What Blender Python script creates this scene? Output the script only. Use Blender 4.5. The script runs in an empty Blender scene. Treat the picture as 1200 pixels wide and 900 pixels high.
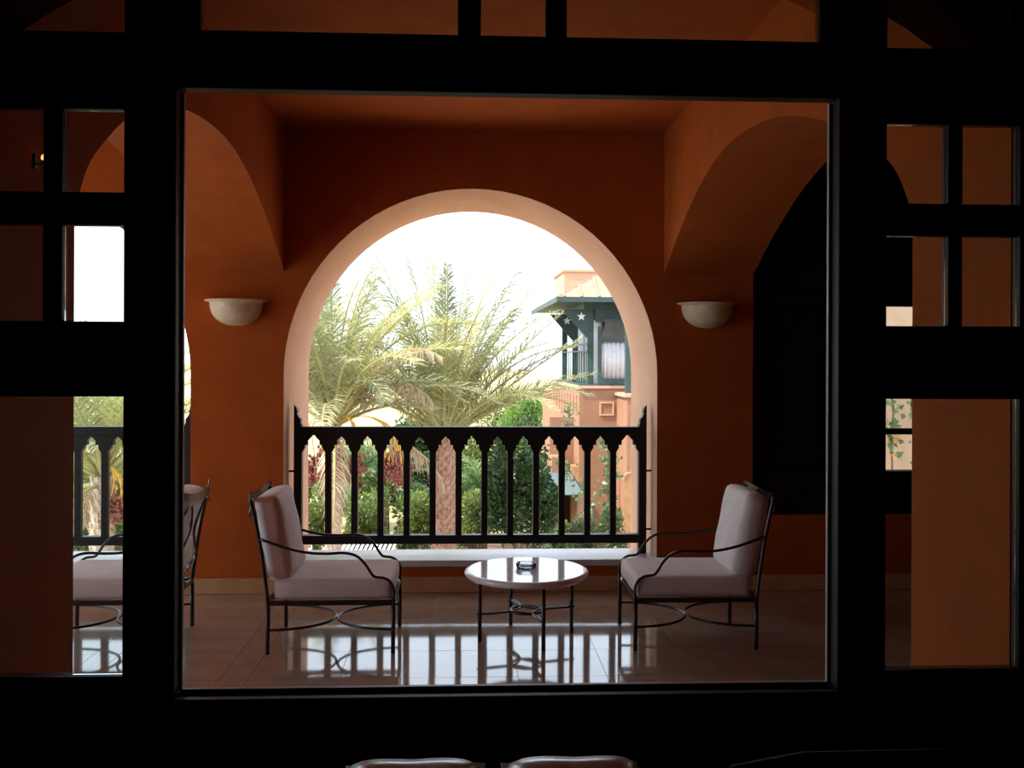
import bpy, bmesh, math, random
from mathutils import Vector, Matrix
random.seed(7)
scene = bpy.context.scene
C = bpy.context.collection
R = math.radians

# ------------------------------------------------------------------ camera
F = 1150.0                        # focal length in pixels of the 1200 px frame
TH = math.atan(55.0 / F)          # the camera looks a little to the right of the facade's normal
EYE = 1.5
HZ = 420.0
cam_d = bpy.data.cameras.new('camera')
cam = bpy.data.objects.new('camera', cam_d)
C.objects.link(cam)
cam_d.sensor_width = 36.0
cam_d.lens = 36.0 * F / 1200.0
cam_d.shift_y = -(450.0 - HZ) / 1200.0
cam_d.clip_start = 0.05
cam_d.clip_end = 600
cam.location = (0, 0, EYE)
cam.matrix_world = (Matrix.Translation((0, 0, EYE)) @ Matrix.Rotation(-TH, 4, 'Z')
                    @ Matrix.Rotation(R(90), 4, 'X') @ Matrix.Rotation(R(0.22), 4, 'Z'))
scene.camera = cam

# ------------------------------------------------------------------ sky, sun, exposure
world = bpy.data.worlds.new('hazy_sky')
scene.world = world
world.use_nodes = True
wn = world.node_tree.nodes
bg = wn['Background']
bg.inputs['Color'].default_value = (0.74, 0.86, 1.0, 1)
bg.inputs['Strength'].default_value = 3.1
sun_d = bpy.data.lights.new('sun', 'SUN')
sun_d.energy = 8.0
sun_d.angle = R(1.0)
sun_d.color = (1.0, 0.9, 0.72)
sun = bpy.data.objects.new('sun', sun_d)
C.objects.link(sun)
sun.rotation_euler = Vector((0.62, 0.20, -0.90)).to_track_quat('-Z', 'Y').to_euler()
sun.location = (-20, -5, 25)
vs = scene.view_settings
vs.view_transform = 'Standard'
vs.look = 'None'
vs.gamma = 1.0
vs.use_curve_mapping = False
vs.exposure = 0.0

# ------------------------------------------------------------------ helpers
def W(px, py, Y):
    """point on the facade-parallel plane Y that the survey pixel looks at"""
    u = (px - 600.0) / F
    t = math.tan(TH)
    return Vector((Y * (t + u) / (1 - u * t), Y, EYE + (HZ - py) / F * Y / (math.cos(TH) - u * math.sin(TH))))

def material(name, col, rough=0.6, var=0.12, scale=8.0, bump=0.0, bscale=60.0, metal=0.0, spec=0.5, coat=0.0, ior=1.45):
    m = bpy.data.materials.new(name)
    m.use_nodes = True
    nt = m.node_tree
    b = nt.nodes['Principled BSDF']
    tc = nt.nodes.new('ShaderNodeTexCoord')
    nz = nt.nodes.new('ShaderNodeTexNoise')
    nz.inputs['Scale'].default_value = scale
    nz.inputs['Detail'].default_value = 5
    nt.links.new(tc.outputs['Object'], nz.inputs['Vector'])
    rp = nt.nodes.new('ShaderNodeValToRGB')
    rp.color_ramp.elements[0].position = 0.3
    rp.color_ramp.elements[1].position = 0.7
    rp.color_ramp.elements[0].color = tuple(max(0, c * (1 - var)) for c in col) + (1,)
    rp.color_ramp.elements[1].color = tuple(min(1, c * (1 + var)) for c in col) + (1,)
    nt.links.new(nz.outputs['Fac'], rp.inputs['Fac'])
    nt.links.new(rp.outputs['Color'], b.inputs['Base Color'])
    b.inputs['Roughness'].default_value = rough
    b.inputs['Metallic'].default_value = metal
    b.inputs['Specular IOR Level'].default_value = spec
    b.inputs['IOR'].default_value = ior
    b.inputs['Coat Weight'].default_value = coat
    b.inputs['Coat Roughness'].default_value = 0.03
    if bump:
        n2 = nt.nodes.new('ShaderNodeTexNoise')
        n2.inputs['Scale'].default_value = bscale
        n2.inputs['Detail'].default_value = 4
        nt.links.new(tc.outputs['Object'], n2.inputs['Vector'])
        bp = nt.nodes.new('ShaderNodeBump')
        bp.inputs['Strength'].default_value = bump
        bp.inputs['Distance'].default_value = 0.01
        nt.links.new(n2.outputs['Fac'], bp.inputs['Height'])
        nt.links.new(bp.outputs['Normal'], b.inputs['Normal'])
    return m

def leaf_material(name, c1, c2, trans=0.35, scale=1.5):
    m = bpy.data.materials.new(name)
    m.use_nodes = True
    nt = m.node_tree
    for n in list(nt.nodes):
        nt.nodes.remove(n)
    out = nt.nodes.new('ShaderNodeOutputMaterial')
    tc = nt.nodes.new('ShaderNodeTexCoord')
    nz = nt.nodes.new('ShaderNodeTexNoise')
    nz.inputs['Scale'].default_value = scale
    nz.inputs['Detail'].default_value = 6
    nt.links.new(tc.outputs['Object'], nz.inputs['Vector'])
    rp = nt.nodes.new('ShaderNodeValToRGB')
    rp.color_ramp.elements[0].position = 0.35
    rp.color_ramp.elements[1].position = 0.65
    rp.color_ramp.elements[0].color = c1 + (1,)
    rp.color_ramp.elements[1].color = c2 + (1,)
    nt.links.new(nz.outputs['Fac'], rp.inputs['Fac'])
    d = nt.nodes.new('ShaderNodeBsdfDiffuse')
    t = nt.nodes.new('ShaderNodeBsdfTranslucent')
    g = nt.nodes.new('ShaderNodeBsdfGlossy')
    g.inputs['Roughness'].default_value = 0.4
    mx = nt.nodes.new('ShaderNodeMixShader')
    mx.inputs[0].default_value = trans
    mg = nt.nodes.new('ShaderNodeMixShader')
    mg.inputs[0].default_value = 0.05
    nt.links.new(rp.outputs['Color'], d.inputs['Color'])
    nt.links.new(rp.outputs['Color'], t.inputs['Color'])
    nt.links.new(d.outputs[0], mx.inputs[1])
    nt.links.new(t.outputs[0], mx.inputs[2])
    nt.links.new(mx.outputs[0], mg.inputs[1])
    nt.links.new(g.outputs[0], mg.inputs[2])
    nt.links.new(mg.outputs[0], out.inputs['Surface'])
    return m

def glass_material(name, tint=(0.93, 0.96, 0.95), base=0.04):
    m = bpy.data.materials.new(name)
    m.use_nodes = True
    nt = m.node_tree
    for n in list(nt.nodes):
        nt.nodes.remove(n)
    out = nt.nodes.new('ShaderNodeOutputMaterial')
    tr = nt.nodes.new('ShaderNodeBsdfTransparent')
    tr.inputs['Color'].default_value = tint + (1,)
    gl = nt.nodes.new('ShaderNodeBsdfGlossy')
    gl.inputs['Roughness'].default_value = 0.02
    fr = nt.nodes.new('ShaderNodeFresnel')
    fr.inputs['IOR'].default_value = 1.45
    nz = nt.nodes.new('ShaderNodeTexNoise')
    nz.inputs['Scale'].default_value = 3
    bp = nt.nodes.new('ShaderNodeBump')
    bp.inputs['Strength'].default_value = 0.02
    nt.links.new(nz.outputs['Fac'], bp.inputs['Height'])
    nt.links.new(bp.outputs['Normal'], gl.inputs['Normal'])
    mx = nt.nodes.new('ShaderNodeMixShader')
    nt.links.new(fr.outputs[0], mx.inputs[0])
    nt.links.new(tr.outputs[0], mx.inputs[1])
    nt.links.new(gl.outputs[0], mx.inputs[2])
    nt.links.new(mx.outputs[0], out.inputs['Surface'])
    return m

class MB:
    def __init__(s):
        s.v = []; s.f = []; s.mi = []; s.cur = 0
    def add(s, vs, fs):
        o = len(s.v)
        s.v += [tuple(p) for p in vs]
        for f in fs:
            s.f.append([i + o for i in f]); s.mi.append(s.cur)
        return s
    def box(s, x0, x1, y0, y1, z0, z1):
        return s.add([(x0,y0,z0),(x1,y0,z0),(x1,y1,z0),(x0,y1,z0),(x0,y0,z1),(x1,y0,z1),(x1,y1,z1),(x0,y1,z1)],
                     [(0,3,2,1),(4,5,6,7),(0,1,5,4),(1,2,6,5),(2,3,7,6),(3,0,4,7)])
    def prism(s, poly, axis, a, b):
        """extrude a 2-D polygon along an axis: 'x' -> poly in (y,z), 'y' -> (x,z), 'z' -> (x,y)"""
        n = len(poly)
        def P(p, t):
            return {'x': (t, p[0], p[1]), 'y': (p[0], t, p[1]), 'z': (p[0], p[1], t)}[axis]
        vs = [P(p, a) for p in poly] + [P(p, b) for p in poly]
        fs = [tuple(range(n - 1, -1, -1)), tuple(range(n, 2 * n))]
        fs += [(i, (i + 1) % n, n + (i + 1) % n, n + i) for i in range(n)]
        return s.add(vs, fs)
    def tube(s, path, r, n=8, closed=False):
        path = [Vector(p) for p in path]
        m = len(path)
        rs = r if isinstance(r, (list, tuple)) else [r] * m
        vs = []
        up = None
        for i, p in enumerate(path):
            if closed:
                t = path[(i + 1) % m] - path[i - 1]
            else:
                t = path[min(i + 1, m - 1)] - path[max(i - 1, 0)]
            t.normalize()
            if up is None:
                up = Vector((0, 0, 1)) if abs(t.z) < 0.9 else Vector((0, 1, 0))
            a = up - t * up.dot(t)
            if a.length < 1e-4:
                a = t.orthogonal()
            a.normalize(); up = a
            b = t.cross(a)
            for k in range(n):
                an = 2 * math.pi * (k + 0.5) / n
                vs.append(p + a * (rs[i] * math.cos(an)) + b * (rs[i] * math.sin(an)))
        fs = []
        for i in range(m if closed else m - 1):
            j = (i + 1) % m
            for k in range(n):
                l = (k + 1) % n
                fs.append((i*n+k, i*n+l, j*n+l, j*n+k))
        if not closed:
            fs.append(tuple(range(n - 1, -1, -1)))
            fs.append(tuple((m - 1) * n + k for k in range(n)))
        return s.add(vs, fs)
    def lathe(s, prof, n=32, a0=0.0, a1=2*math.pi, c=(0,0,0)):
        full = abs(a1 - a0 - 2 * math.pi) < 1e-6
        k = n if full else n + 1
        vs = []
        for r, z in prof:
            for i in range(k):
                a = a0 + (a1 - a0) * i / n
                vs.append((c[0] + r * math.cos(a), c[1] + r * math.sin(a), c[2] + z))
        fs = []
        for j in range(len(prof) - 1):
            for i in range(n):
                l = (i + 1) % k
                fs.append((j*k+i, j*k+l, (j+1)*k+l, (j+1)*k+i))
        return s.add(vs, fs)
    def build(s, name, mats, parent=None, smooth=False, bevel=0.0, fix=True):
        me = bpy.data.meshes.new(name)
        me.from_pydata(s.v, [], s.f)
        if not isinstance(mats, (list, tuple)):
            mats = [mats]
        for m in mats:
            me.materials.append(m)
        for p, i in zip(me.polygons, s.mi):
            p.material_index = i
        if fix:
            bm = bmesh.new(); bm.from_mesh(me)
            bmesh.ops.recalc_face_normals(bm, faces=bm.faces)
            bm.to_mesh(me); bm.free()
        if smooth:
            for p in me.polygons:
                p.use_smooth = True
        me.update()
        o = bpy.data.objects.new(name, me)
        C.objects.link(o)
        if parent:
            o.parent = parent
        if bevel:
            md = o.modifiers.new('bevel', 'BEVEL'); md.width = bevel; md.segments = 2; md.limit_method = 'ANGLE'
        return o

def tag(o, label=None, cat=None, group=None, kind=None):
    if label: o['label'] = label
    if cat: o['category'] = cat
    if group: o['group'] = group
    if kind: o['kind'] = kind
    return o
def struct(o, label=None):
    return tag(o, label, None, None, 'structure')
def empty(name, loc=(0,0,0), rz=0.0):
    o = bpy.data.objects.new(name, None)
    o.empty_display_size = 0.1
    C.objects.link(o)
    o.location = loc; o.rotation_euler = (0, 0, rz)
    return o
def copy_tree(o, parent=None):
    c = o.copy(); C.objects.link(c); c.parent = parent
    for ch in o.children:
        if ch is not c:
            copy_tree(ch, c)
    return c
def place(mesh_obj, name, parent, loc=(0,0,0), rot=(0,0,0), scale=(1,1,1)):
    o = bpy.data.objects.new(name, mesh_obj.data if hasattr(mesh_obj, 'data') else mesh_obj)
    C.objects.link(o); o.parent = parent
    o.location = loc; o.rotation_euler = rot; o.scale = scale
    return o
def smooth_path(pts, n=6):
    P = [Vector(p) for p in pts]
    P = [P[0] * 2 - P[1]] + P + [P[-1] * 2 - P[-2]]
    out = []
    for i in range(1, len(P) - 2):
        for k in range(n):
            t = k / n
            p0, p1, p2, p3 = P[i-1], P[i], P[i+1], P[i+2]
            out.append(0.5 * ((2*p1) + (p2-p0)*t + (2*p0-5*p1+4*p2-p3)*t*t + (3*p1-p0-3*p2+p3)*t**3))
    out.append(P[-2])
    return out

# ------------------------------------------------------------------ materials
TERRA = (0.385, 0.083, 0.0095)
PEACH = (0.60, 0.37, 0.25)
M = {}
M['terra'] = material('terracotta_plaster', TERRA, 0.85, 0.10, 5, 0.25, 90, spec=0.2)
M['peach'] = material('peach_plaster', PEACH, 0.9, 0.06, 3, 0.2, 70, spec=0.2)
M['house'] = material('salmon_render', (0.36, 0.19, 0.12), 0.9, 0.08, 2, 0.2, 40, spec=0.2)
M['dado'] = material('dado_plaster', TERRA, 0.85, 0.1, 5, 0.25, 90, spec=0.2)
M['tile'] = material('polished_cream_stone', (0.34, 0.25, 0.18), 0.07, 0.14, 2.2, 0.0, coat=0.25, ior=1.5)
M['grout'] = material('floor_grout', (0.30, 0.22, 0.16), 0.7)
M['skirt'] = material('tan_stone_skirting', (0.50, 0.27, 0.13), 0.35, 0.15, 6)
M['sill'] = material('white_marble_sill', (0.55, 0.54, 0.55), 0.25, 0.06, 5)
M['marble'] = material('white_marble_top', (0.84, 0.81, 0.82), 0.10, 0.06, 7, coat=0.5, ior=1.55)
M['iron'] = material('dark_wrought_iron', (0.022, 0.020, 0.021), 0.25, 0.2, 30, 0.1, 120, spec=0.6)
M['rail'] = material('near_black_painted_wood', (0.012, 0.011, 0.011), 0.45, 0.2, 20, spec=0.4)
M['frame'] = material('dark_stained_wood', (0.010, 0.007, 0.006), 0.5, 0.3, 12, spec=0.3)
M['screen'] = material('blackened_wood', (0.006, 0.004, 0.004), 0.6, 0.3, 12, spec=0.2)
M['liner'] = material('pale_grey_aluminium', (0.55, 0.54, 0.52), 0.45, 0.05, 9)
M['cushion'] = material('cream_canvas', (0.72, 0.66, 0.64), 0.9, 0.05, 10, 0.15, 200, spec=0.2)
M['sconce'] = material('ivory_alabaster', (0.72, 0.58, 0.36), 0.5, 0.12, 18, 0.15, 60)
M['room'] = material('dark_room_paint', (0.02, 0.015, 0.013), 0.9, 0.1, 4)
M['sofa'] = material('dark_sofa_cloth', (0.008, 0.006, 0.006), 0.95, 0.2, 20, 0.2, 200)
M['braid'] = material('brown_braid', (0.16, 0.07, 0.03), 0.9, 0.3, 60)
M['pillow'] = material('pale_grey_satin', (0.78, 0.80, 0.88), 0.30, 0.08, 20, 0.05, 200, spec=1.0, coat=.5)
M['green'] = material('weathered_green_paint', (0.038, 0.072, 0.066), 0.6, 0.15, 6)
M['roof'] = material('tan_roof_tile', (0.34, 0.23, 0.16), 0.85, 0.15, 8)
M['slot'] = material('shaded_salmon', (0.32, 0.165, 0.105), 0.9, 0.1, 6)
M['white'] = material('white_paint', (0.82, 0.82, 0.80), 0.5, 0.04, 6)
M['curtain'] = material('white_curtain', (0.62, 0.60, 0.62), 0.9, 0.06, 6)
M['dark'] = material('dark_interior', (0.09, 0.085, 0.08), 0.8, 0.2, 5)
M['awning'] = material('pale_blue_slats', (0.11, 0.155, 0.165), 0.6, 0.08, 6)
M['bounce'] = material('pale_bounce_stone', (0.55, 0.47, 0.36), 0.8, 0.1, 1.5, 0.1, 10)  # pale stone for the added slab that bounces sunlight upward
M['soil'] = material('reddish_soil', (0.18, 0.105, 0.07), 0.95, 0.25, 3, 0.3, 20)
M['sand'] = material('sandy_ground', (0.46, 0.37, 0.18), 0.95, 0.25, 0.3, 0.3, 6)
M['trunk'] = material('palm_trunk_bark', (0.36, 0.22, 0.16), 0.95, 0.3, 12, 0.4, 40)
M['trunkg'] = material('grey_palm_bark', (0.46, 0.38, 0.31), 0.95, 0.3, 12, 0.4, 40)
M['bark'] = material('shrub_bark', (0.16, 0.11, 0.07), 0.95, 0.3, 12, 0.4, 40)
M['stalk'] = material('yellow_date_stalk', (0.80, 0.48, 0.07), 0.7, 0.15, 10)
M['date'] = material('red_brown_dates', (0.25, 0.085, 0.065), 0.5, 0.3, 30)
M['frond_g'] = leaf_material('frond_grey_green', (0.19, 0.205, 0.11), (0.35, 0.36, 0.20), 0.3)
M['frond_y'] = leaf_material('frond_sunny_yellow', (0.34, 0.35, 0.14), (0.55, 0.53, 0.25), 0.4)
M['frond_b'] = leaf_material('frond_dry_brown', (0.34, 0.24, 0.15), (0.48, 0.35, 0.22), 0.3)
M['rachis'] = material('pale_green_rachis', (0.34, 0.33, 0.14), 0.6, 0.15, 4)
M['frond_d'] = leaf_material('frond_deep_green', (0.07, 0.15, 0.05), (0.17, 0.28, 0.10), 0.3)
M['leaf_d'] = leaf_material('leaf_dark', (0.025, 0.065, 0.022), (0.075, 0.14, 0.04), 0.25, 2)
M['leaf_m'] = leaf_material('leaf_mid', (0.08, 0.13, 0.035), (0.24, 0.30, 0.07), 0.3, 2)
M['leaf_l'] = leaf_material('leaf_light', (0.12, 0.26, 0.06), (0.30, 0.44, 0.12), 0.4, 2)
M['leaf_v'] = leaf_material('leaf_vine', (0.07, 0.12, 0.05), (0.19, 0.25, 0.10), 0.3, 5)
M['flower'] = leaf_material('flower_orange', (0.85, 0.30, 0.08), (0.9, 0.5, 0.15), 0.3, 5)
M['flower_w'] = leaf_material('flower_white', (0.8, 0.7, 0.72), (0.9, 0.85, 0.85), 0.3, 5)
M['glass'] = glass_material('window_glass')
M['ash'] = glass_material('ashtray_glass', (0.80, 0.82, 0.84))
bulb = bpy.data.materials.new('glowing_bulb'); bulb.use_nodes = True
bb = bulb.node_tree.nodes['Principled BSDF']
bb.inputs['Base Color'].default_value = (1, .4, .1, 1)
bb.inputs['Emission Color'].default_value = (1.0, 0.33, 0.08, 1)
bb.inputs['Emission Strength'].default_value = 3.0

# ------------------------------------------------------------------ loggia shell
YF, YO, YS = 6.30, 7.30, 6.66           # inner face, outer face, back of the sill
ZC = 2.97                               # ceiling
AC, AR, AZ = 0.046, 1.197, 1.39         # centre arch: centre, radius, springing
PW = 0.583
PITCH = 2 * AR + PW
XL, XR = AC - PITCH - AR - PW, 4.7      # loggia ends
YN, YW = 2.80, 2.30                     # near pier end, room facade

def wall_with_arches(centres, x0, x1):
    mb = MB()
    N = 40
    xs = [x0]
    for c in centres:
        xs += [c - AR, c + AR]
    xs.append(x1)
    for side, Y in ((0, YF), (1, YO)):
        mb.cur = side
        for i in range(0, len(xs), 2):          # piers
            mb.add([(xs[i], Y, -0.1), (xs[i+1], Y, -0.1), (xs[i+1], Y, ZC + .2), (xs[i], Y, ZC + .2)], [(0,1,2,3)])
        for c in centres:
            for k in range(N):
                a, b = math.pi * (1 - k / N), math.pi * (1 - (k + 1) / N)
                xa, za, xb, zb = c + AR*math.cos(a), AZ + AR*math.sin(a), c + AR*math.cos(b), AZ + AR*math.sin(b)
                mb.add([(xa, Y, za), (xb, Y, zb), (xb, Y, ZC + .2), (xa, Y, ZC + .2)], [(0,1,2,3)])
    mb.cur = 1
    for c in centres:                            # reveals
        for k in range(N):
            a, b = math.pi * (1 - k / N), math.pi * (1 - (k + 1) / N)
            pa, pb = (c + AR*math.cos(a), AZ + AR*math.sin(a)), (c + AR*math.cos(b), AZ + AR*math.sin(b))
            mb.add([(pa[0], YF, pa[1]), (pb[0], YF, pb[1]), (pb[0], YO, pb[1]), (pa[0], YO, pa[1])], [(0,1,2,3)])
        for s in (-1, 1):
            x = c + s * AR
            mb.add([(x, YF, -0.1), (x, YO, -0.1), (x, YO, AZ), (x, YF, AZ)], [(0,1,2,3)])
    for x in (x0, x1):
        mb.add([(x, YF, -0.1), (x, YO, -0.1), (x, YO, ZC+.2), (x, YF, ZC+.2)], [(0,1,2,3)])
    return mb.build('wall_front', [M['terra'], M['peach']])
X2 = 1.87
wf = struct(wall_with_arches([AC - PITCH, AC], XL, X2), 'terracotta loggia wall with round arches and thick peach reveals')
# parapets below the arches, and their sills
for i, c in enumerate((AC - PITCH, AC)):
    struct(MB().box(c - AR, c + AR, YF, YS, -0.1, 0.165).build('wall_parapet', M['terra']), 'low terracotta parapet below the arch')
    sl = MB()
    n = 2
    o = struct(MB().box(c - AR, c + AR, YF - .012, YS, 0.165, 0.207).build('trim_%d' % (i + 1), M['sill'], bevel=.006), 'white marble sill on the parapet')
# right bay: dado wall
struct(MB().box(X2, XR, YF, YF + .3, -0.1, 0.485).build('wall_dado', M['dado']), 'dark red dado wall under the black timber screen')
# end walls
struct(MB().box(XL - .02, XL + .3, YF, YO, -0.1, ZC + .2).build('wall_left', M['peach']), 'end pier of the loggia')
struct(MB().box(XR, XR + .2, YW, YO, -0.1, ZC + .2).build('wall_right', M['terra']), 'terracotta end wall past the timber screen')
struct(MB().box(XL - .2, XR + .2, YW, YO + .15, ZC, ZC + .25).build('ceiling', M['terra']), 'orange plaster loggia ceiling')
# transverse arches
def transverse(name, xa, xb, YN):
    pts = [(2.80, 1.88), (2.83, 1.964), (2.93, 2.085), (3.12, 2.20), (3.42, 2.338), (3.867, 2.475), (4.347, 2.545), (4.86, 2.546),
           (5.345, 2.45), (5.86, 2.26), (YF, 2.05)]
    pts = [(YN + (a - 2.80) * (3.6 - YN) / .8 if a < 3.6 else a, b) for a, b in pts]
    prof = [(p.x, p.y) for p in smooth_path([(a, b, 0) for a, b in pts], 5)]
    YW = 2.256
    mb = MB()
    for (y0, z0), (y1, z1) in zip(prof, prof[1:]):
        mb.add([(xa,y0,z0),(xb,y0,z0),(xb,y1,z1),(xa,y1,z1)], [(0,1,2,3)])
        for x in (xa, xb):
            mb.add([(x,y0,z0),(x,y1,z1),(x,y1,ZC),(x,y0,ZC)], [(0,1,2,3)])
    z = prof[0][1]
    mb.add([(xa,YN,-.1),(xb,YN,-.1),(xb,YN,z),(xa,YN,z)], [(0,1,2,3)])
    for x in (xa, xb):
        mb.add([(x,YW,-.1),(x,YN,-.1),(x,YN,ZC),(x,YW,ZC)], [(0,1,2,3)])
    mb.add([(xa,YW,-.1),(xb,YW,-.1),(xb,YW,ZC),(xa,YW,ZC)], [(0,1,2,3)])
    return mb.build(name, M['terra'], fix=False)
struct(transverse('wall_arch_left', AC - AR - PW, AC - AR, 2.95), 'segmental cross arch of orange plaster with its near pier, left')
struct(MB().box(XL - .3, XL, YW, YF, 2.62, ZC).build('wall_end_lintel', M['peach']), 'lintel over the open end of the loggia')
struct(transverse('wall_arch_right', 1.285, X2, 2.765), 'segmental cross arch of orange plaster with its near pier, right')

# floor with polished tiles
floor = struct(MB().box(XL, XR, YW, YF, -0.12, -0.004).build('floor', M['grout']), 'polished cream stone tile floor')
tile_mesh = MB().box(-.5, .5, -.5, .5, -.009, 0).build('tile', M['tile'], floor)
first = [tile_mesh]
def joints(a, b, n):
    return [a + (b - a) * i / n for i in range(n)]
xj = (joints(XL, AC - PITCH - AR + .13, 2) + joints(AC - PITCH - AR + .13, AC - AR - PW - .13, 5) + [AC - AR - PW - .13]
      + joints(AC - AR - PW, AC - AR, 1) + [AC - AR + .015] + joints(AC - AR + .147, AC + AR - .147, 5)
      + [AC + AR - .147] + joints(AC + AR, X2, 1) + joints(X2, XR, 6) + [XR])
yj = [YF - .42 * i for i in range(10)] + [YW]
for i in range(len(xj) - 1):
    for j in range(len(yj) - 1):
        xa, xb, ya, yb = xj[i] + .0012, xj[i+1] - .0012, yj[j+1] + .0012, yj[j] - .0012
        if yb - ya < .03 or xb - xa < .006:
            continue
        loc = ((xa + xb) / 2, (ya + yb) / 2, 0)
        rot = (random.gauss(0, .0007), random.gauss(0, .0007), 0)
        if first:
            o = first.pop(); o.location = loc; o.rotation_euler = rot
        else:
            o = place(tile_mesh, 'tile', floor, loc, rot)
        o.scale = (xb - xa, yb - ya, 1)
# stone skirtings
def skirting(n, x0, x1, y0, y1):
    struct(MB().box(x0, x1, y0, y1, 0.001, 0.10).build('baseboard_%s' % n, M['skirt'], bevel=.004), 'tan stone skirting along the wall foot')
skirting('pier_left', AC - AR - PW, AC - AR, YF - .016, YF)
skirting('front', AC - AR, AC + AR, YF - .016, YF)
skirting('pier_right', AC + AR, X2, YF - .016, YF)
skirting('front_left', XL, AC - AR - PW, YF - .016, YF)
skirting('front_right', X2, XR, YF - .016, YF)

# lower storey and roof mass of the own building
struct(MB().box(XL - .2, XR + .2, -3.2, YO, -3.4, -0.13).build('wall_lower_storey', M['peach']), 'lower storey of the building under the loggia')

# ------------------------------------------------------------------ room behind the window
def seg_arch_poly():
    cx, cz, rr = 0.05, 0.70, 1.87
    pts = []
    for k in range(25):
        x = 1.75 - 3.4 * k / 24
        pts.append((x, cz + math.sqrt(rr*rr - (x - cx)**2)))
    return [(-1.65, ZC), (1.75, ZC)] + pts
struct(MB().prism(seg_arch_poly(), 'y', YW - .02, YW + .14).build('wall_room_arch', M['terra']), 'room facade wall with a shallow arch over the window')
RX0, RX1, RYB = -2.2, 2.6, -2.6
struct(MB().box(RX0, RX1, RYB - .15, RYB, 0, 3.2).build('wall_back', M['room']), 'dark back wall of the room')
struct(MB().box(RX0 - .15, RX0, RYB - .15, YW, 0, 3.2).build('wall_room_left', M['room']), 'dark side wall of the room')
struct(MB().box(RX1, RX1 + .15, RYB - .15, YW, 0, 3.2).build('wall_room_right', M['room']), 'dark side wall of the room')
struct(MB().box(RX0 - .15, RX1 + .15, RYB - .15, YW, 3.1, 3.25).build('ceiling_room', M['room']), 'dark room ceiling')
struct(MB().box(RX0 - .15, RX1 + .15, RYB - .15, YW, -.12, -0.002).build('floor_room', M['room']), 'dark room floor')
struct(MB().box(XL, -1.60, YW - .02, YW + .14, -.1, ZC).build('wall_room_front_left', M['terra']), 'loggia side of the room wall')
struct(MB().box(1.72, XR, YW - .02, YW + .14, -.1, ZC).build('wall_room_front_right', M['terra']), 'loggia side of the room wall')

# window: dark timber frame of posts, rails and muntins
YA, YB = 2.205, 2.25
YP = 2.23
win = empty('window_1', (0, YP, 0))
struct(win, 'dark timber window wall with open centre and small side panes')
def X(px): return W(px, 450, YB).x          # the far edges of the members bound the view
def XN(px): return W(px, 450, YA + .006).x
def Z(py, px=590): return W(px, py, YB).z
def member(name, x0, x1, z0, z1, y0=YA, y1=YB, mat='frame', bev=.004):
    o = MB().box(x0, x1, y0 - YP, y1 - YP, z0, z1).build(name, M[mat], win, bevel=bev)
    return o
zb, zt = Z(806), Z(115)                         # centre opening
xl, xr = X(212), X(974)
pl, pr = XN(145), XN(1038)
wl, wr = -1.62, 1.74
ztr = Z(49)                                     # transom glass starts
ztop = 2.72
zb2 = zb + .035                                 # lower edge of the side panes
member('post', pl, xl, 0, ztop)
member('post', xr, pr, 0, ztop)
member('head_rail', xl, xr, zt, ztr)
member('bottom_panel', xl, xr, 0, zb, YA + .005, YB - .002)
member('sill_rail', xl, xr, zb - .09, zb, YA - .012, YB)
tx = [XN(535), X(562), X(637), XN(663), X(953)]
tl = X(238)
member('transom_bar', tx[0], tx[1], ztr, ztop, YA + .005, YB - .002)
member('transom_bar', tx[2], tx[3], ztr, ztop, YA + .005, YB - .002)
member('transom_post', xl, tl, ztr, ztop, YA + .004, YB - .002)
member('transom_post', tx[4], xr, ztr, ztop, YA + .004, YB - .002)
member('top_rail', wl, wr, ztop, ZC, YA, YB)
def pane(x0, x1, z0, z1, y=YP):
    return MB().box(x0 + .001, x1 - .001, y - YP - .002, y - YP + .002, z0 + .001, z1 - .001).build('pane', M['glass'], win)
pane(tl, tx[0], ztr, ztop); pane(tx[1], tx[2], ztr, ztop); pane(tx[3], tx[4], ztr, ztop)
# side lights
for side in (-1, 1):
    if side < 0:
        cols = [(X(-16), XN(49)), (X(80), XN(145))]
        rows = [(Z(230, 110), Z(134, 110)), (Z(379, 110), Z(268, 110)), (Z(789, 110), Z(466, 110))]
        a, b = wl, pl
        trr = Z(45, 110)
    else:
        cols = [(XN(1038), X(1102)), (XN(1128), X(1185))]
        rows = [(Z(240, 1110), Z(148, 1110)), (Z(381, 1110), Z(277, 1110)), (Z(777, 1110), Z(465, 1110))]
        a, b = pr, wr
        trr = Z(61, 1110)
    y0, y1 = YA + .006, YB - .002
    lo, hi = (a, b)
    zs = [rows[2][0], rows[2][1], rows[1][0], rows[1][1], rows[0][0], rows[0][1]]
    member('bottom_panel', lo, hi, 0, zs[0], y0, y1)
    member('lock_rail', lo, hi, zs[1], zs[2], y0, y1)
    member('muntin', lo, hi, zs[3], zs[4], y0, y1)
    member('head_rail', lo, hi, zs[5], trr, y0, y1)
    inner = cols[0][1], cols[1][0]
    member('muntin', inner[0], inner[1], zs[2], zs[3], y0, y1)
    member('muntin', inner[0], inner[1], zs[4], zs[5], y0, y1)
    outer = (lo, cols[0][0]) if side < 0 else (cols[1][1], hi)
    member('stile', outer[0], outer[1], zs[0], zs[5], y0, y1)
    if side > 0:
        member('transom_post', cols[1][1], hi, trr, ztop, y0, y1)
        pane(lo, cols[1][1], trr, ztop)
    else:
        member('transom_post', lo, cols[0][0], trr, ztop, y0, y1)
        pane(cols[0][0], hi, trr, ztop)
    for (c0, c1) in cols:
        pane(c0, c1, zs[2], zs[3], (y0 + y1) / 2); pane(c0, c1, zs[4], zs[5], (y0 + y1) / 2)
    pane(cols[0][0], cols[1][1], zs[0], zs[1], (y0 + y1) / 2)
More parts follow.
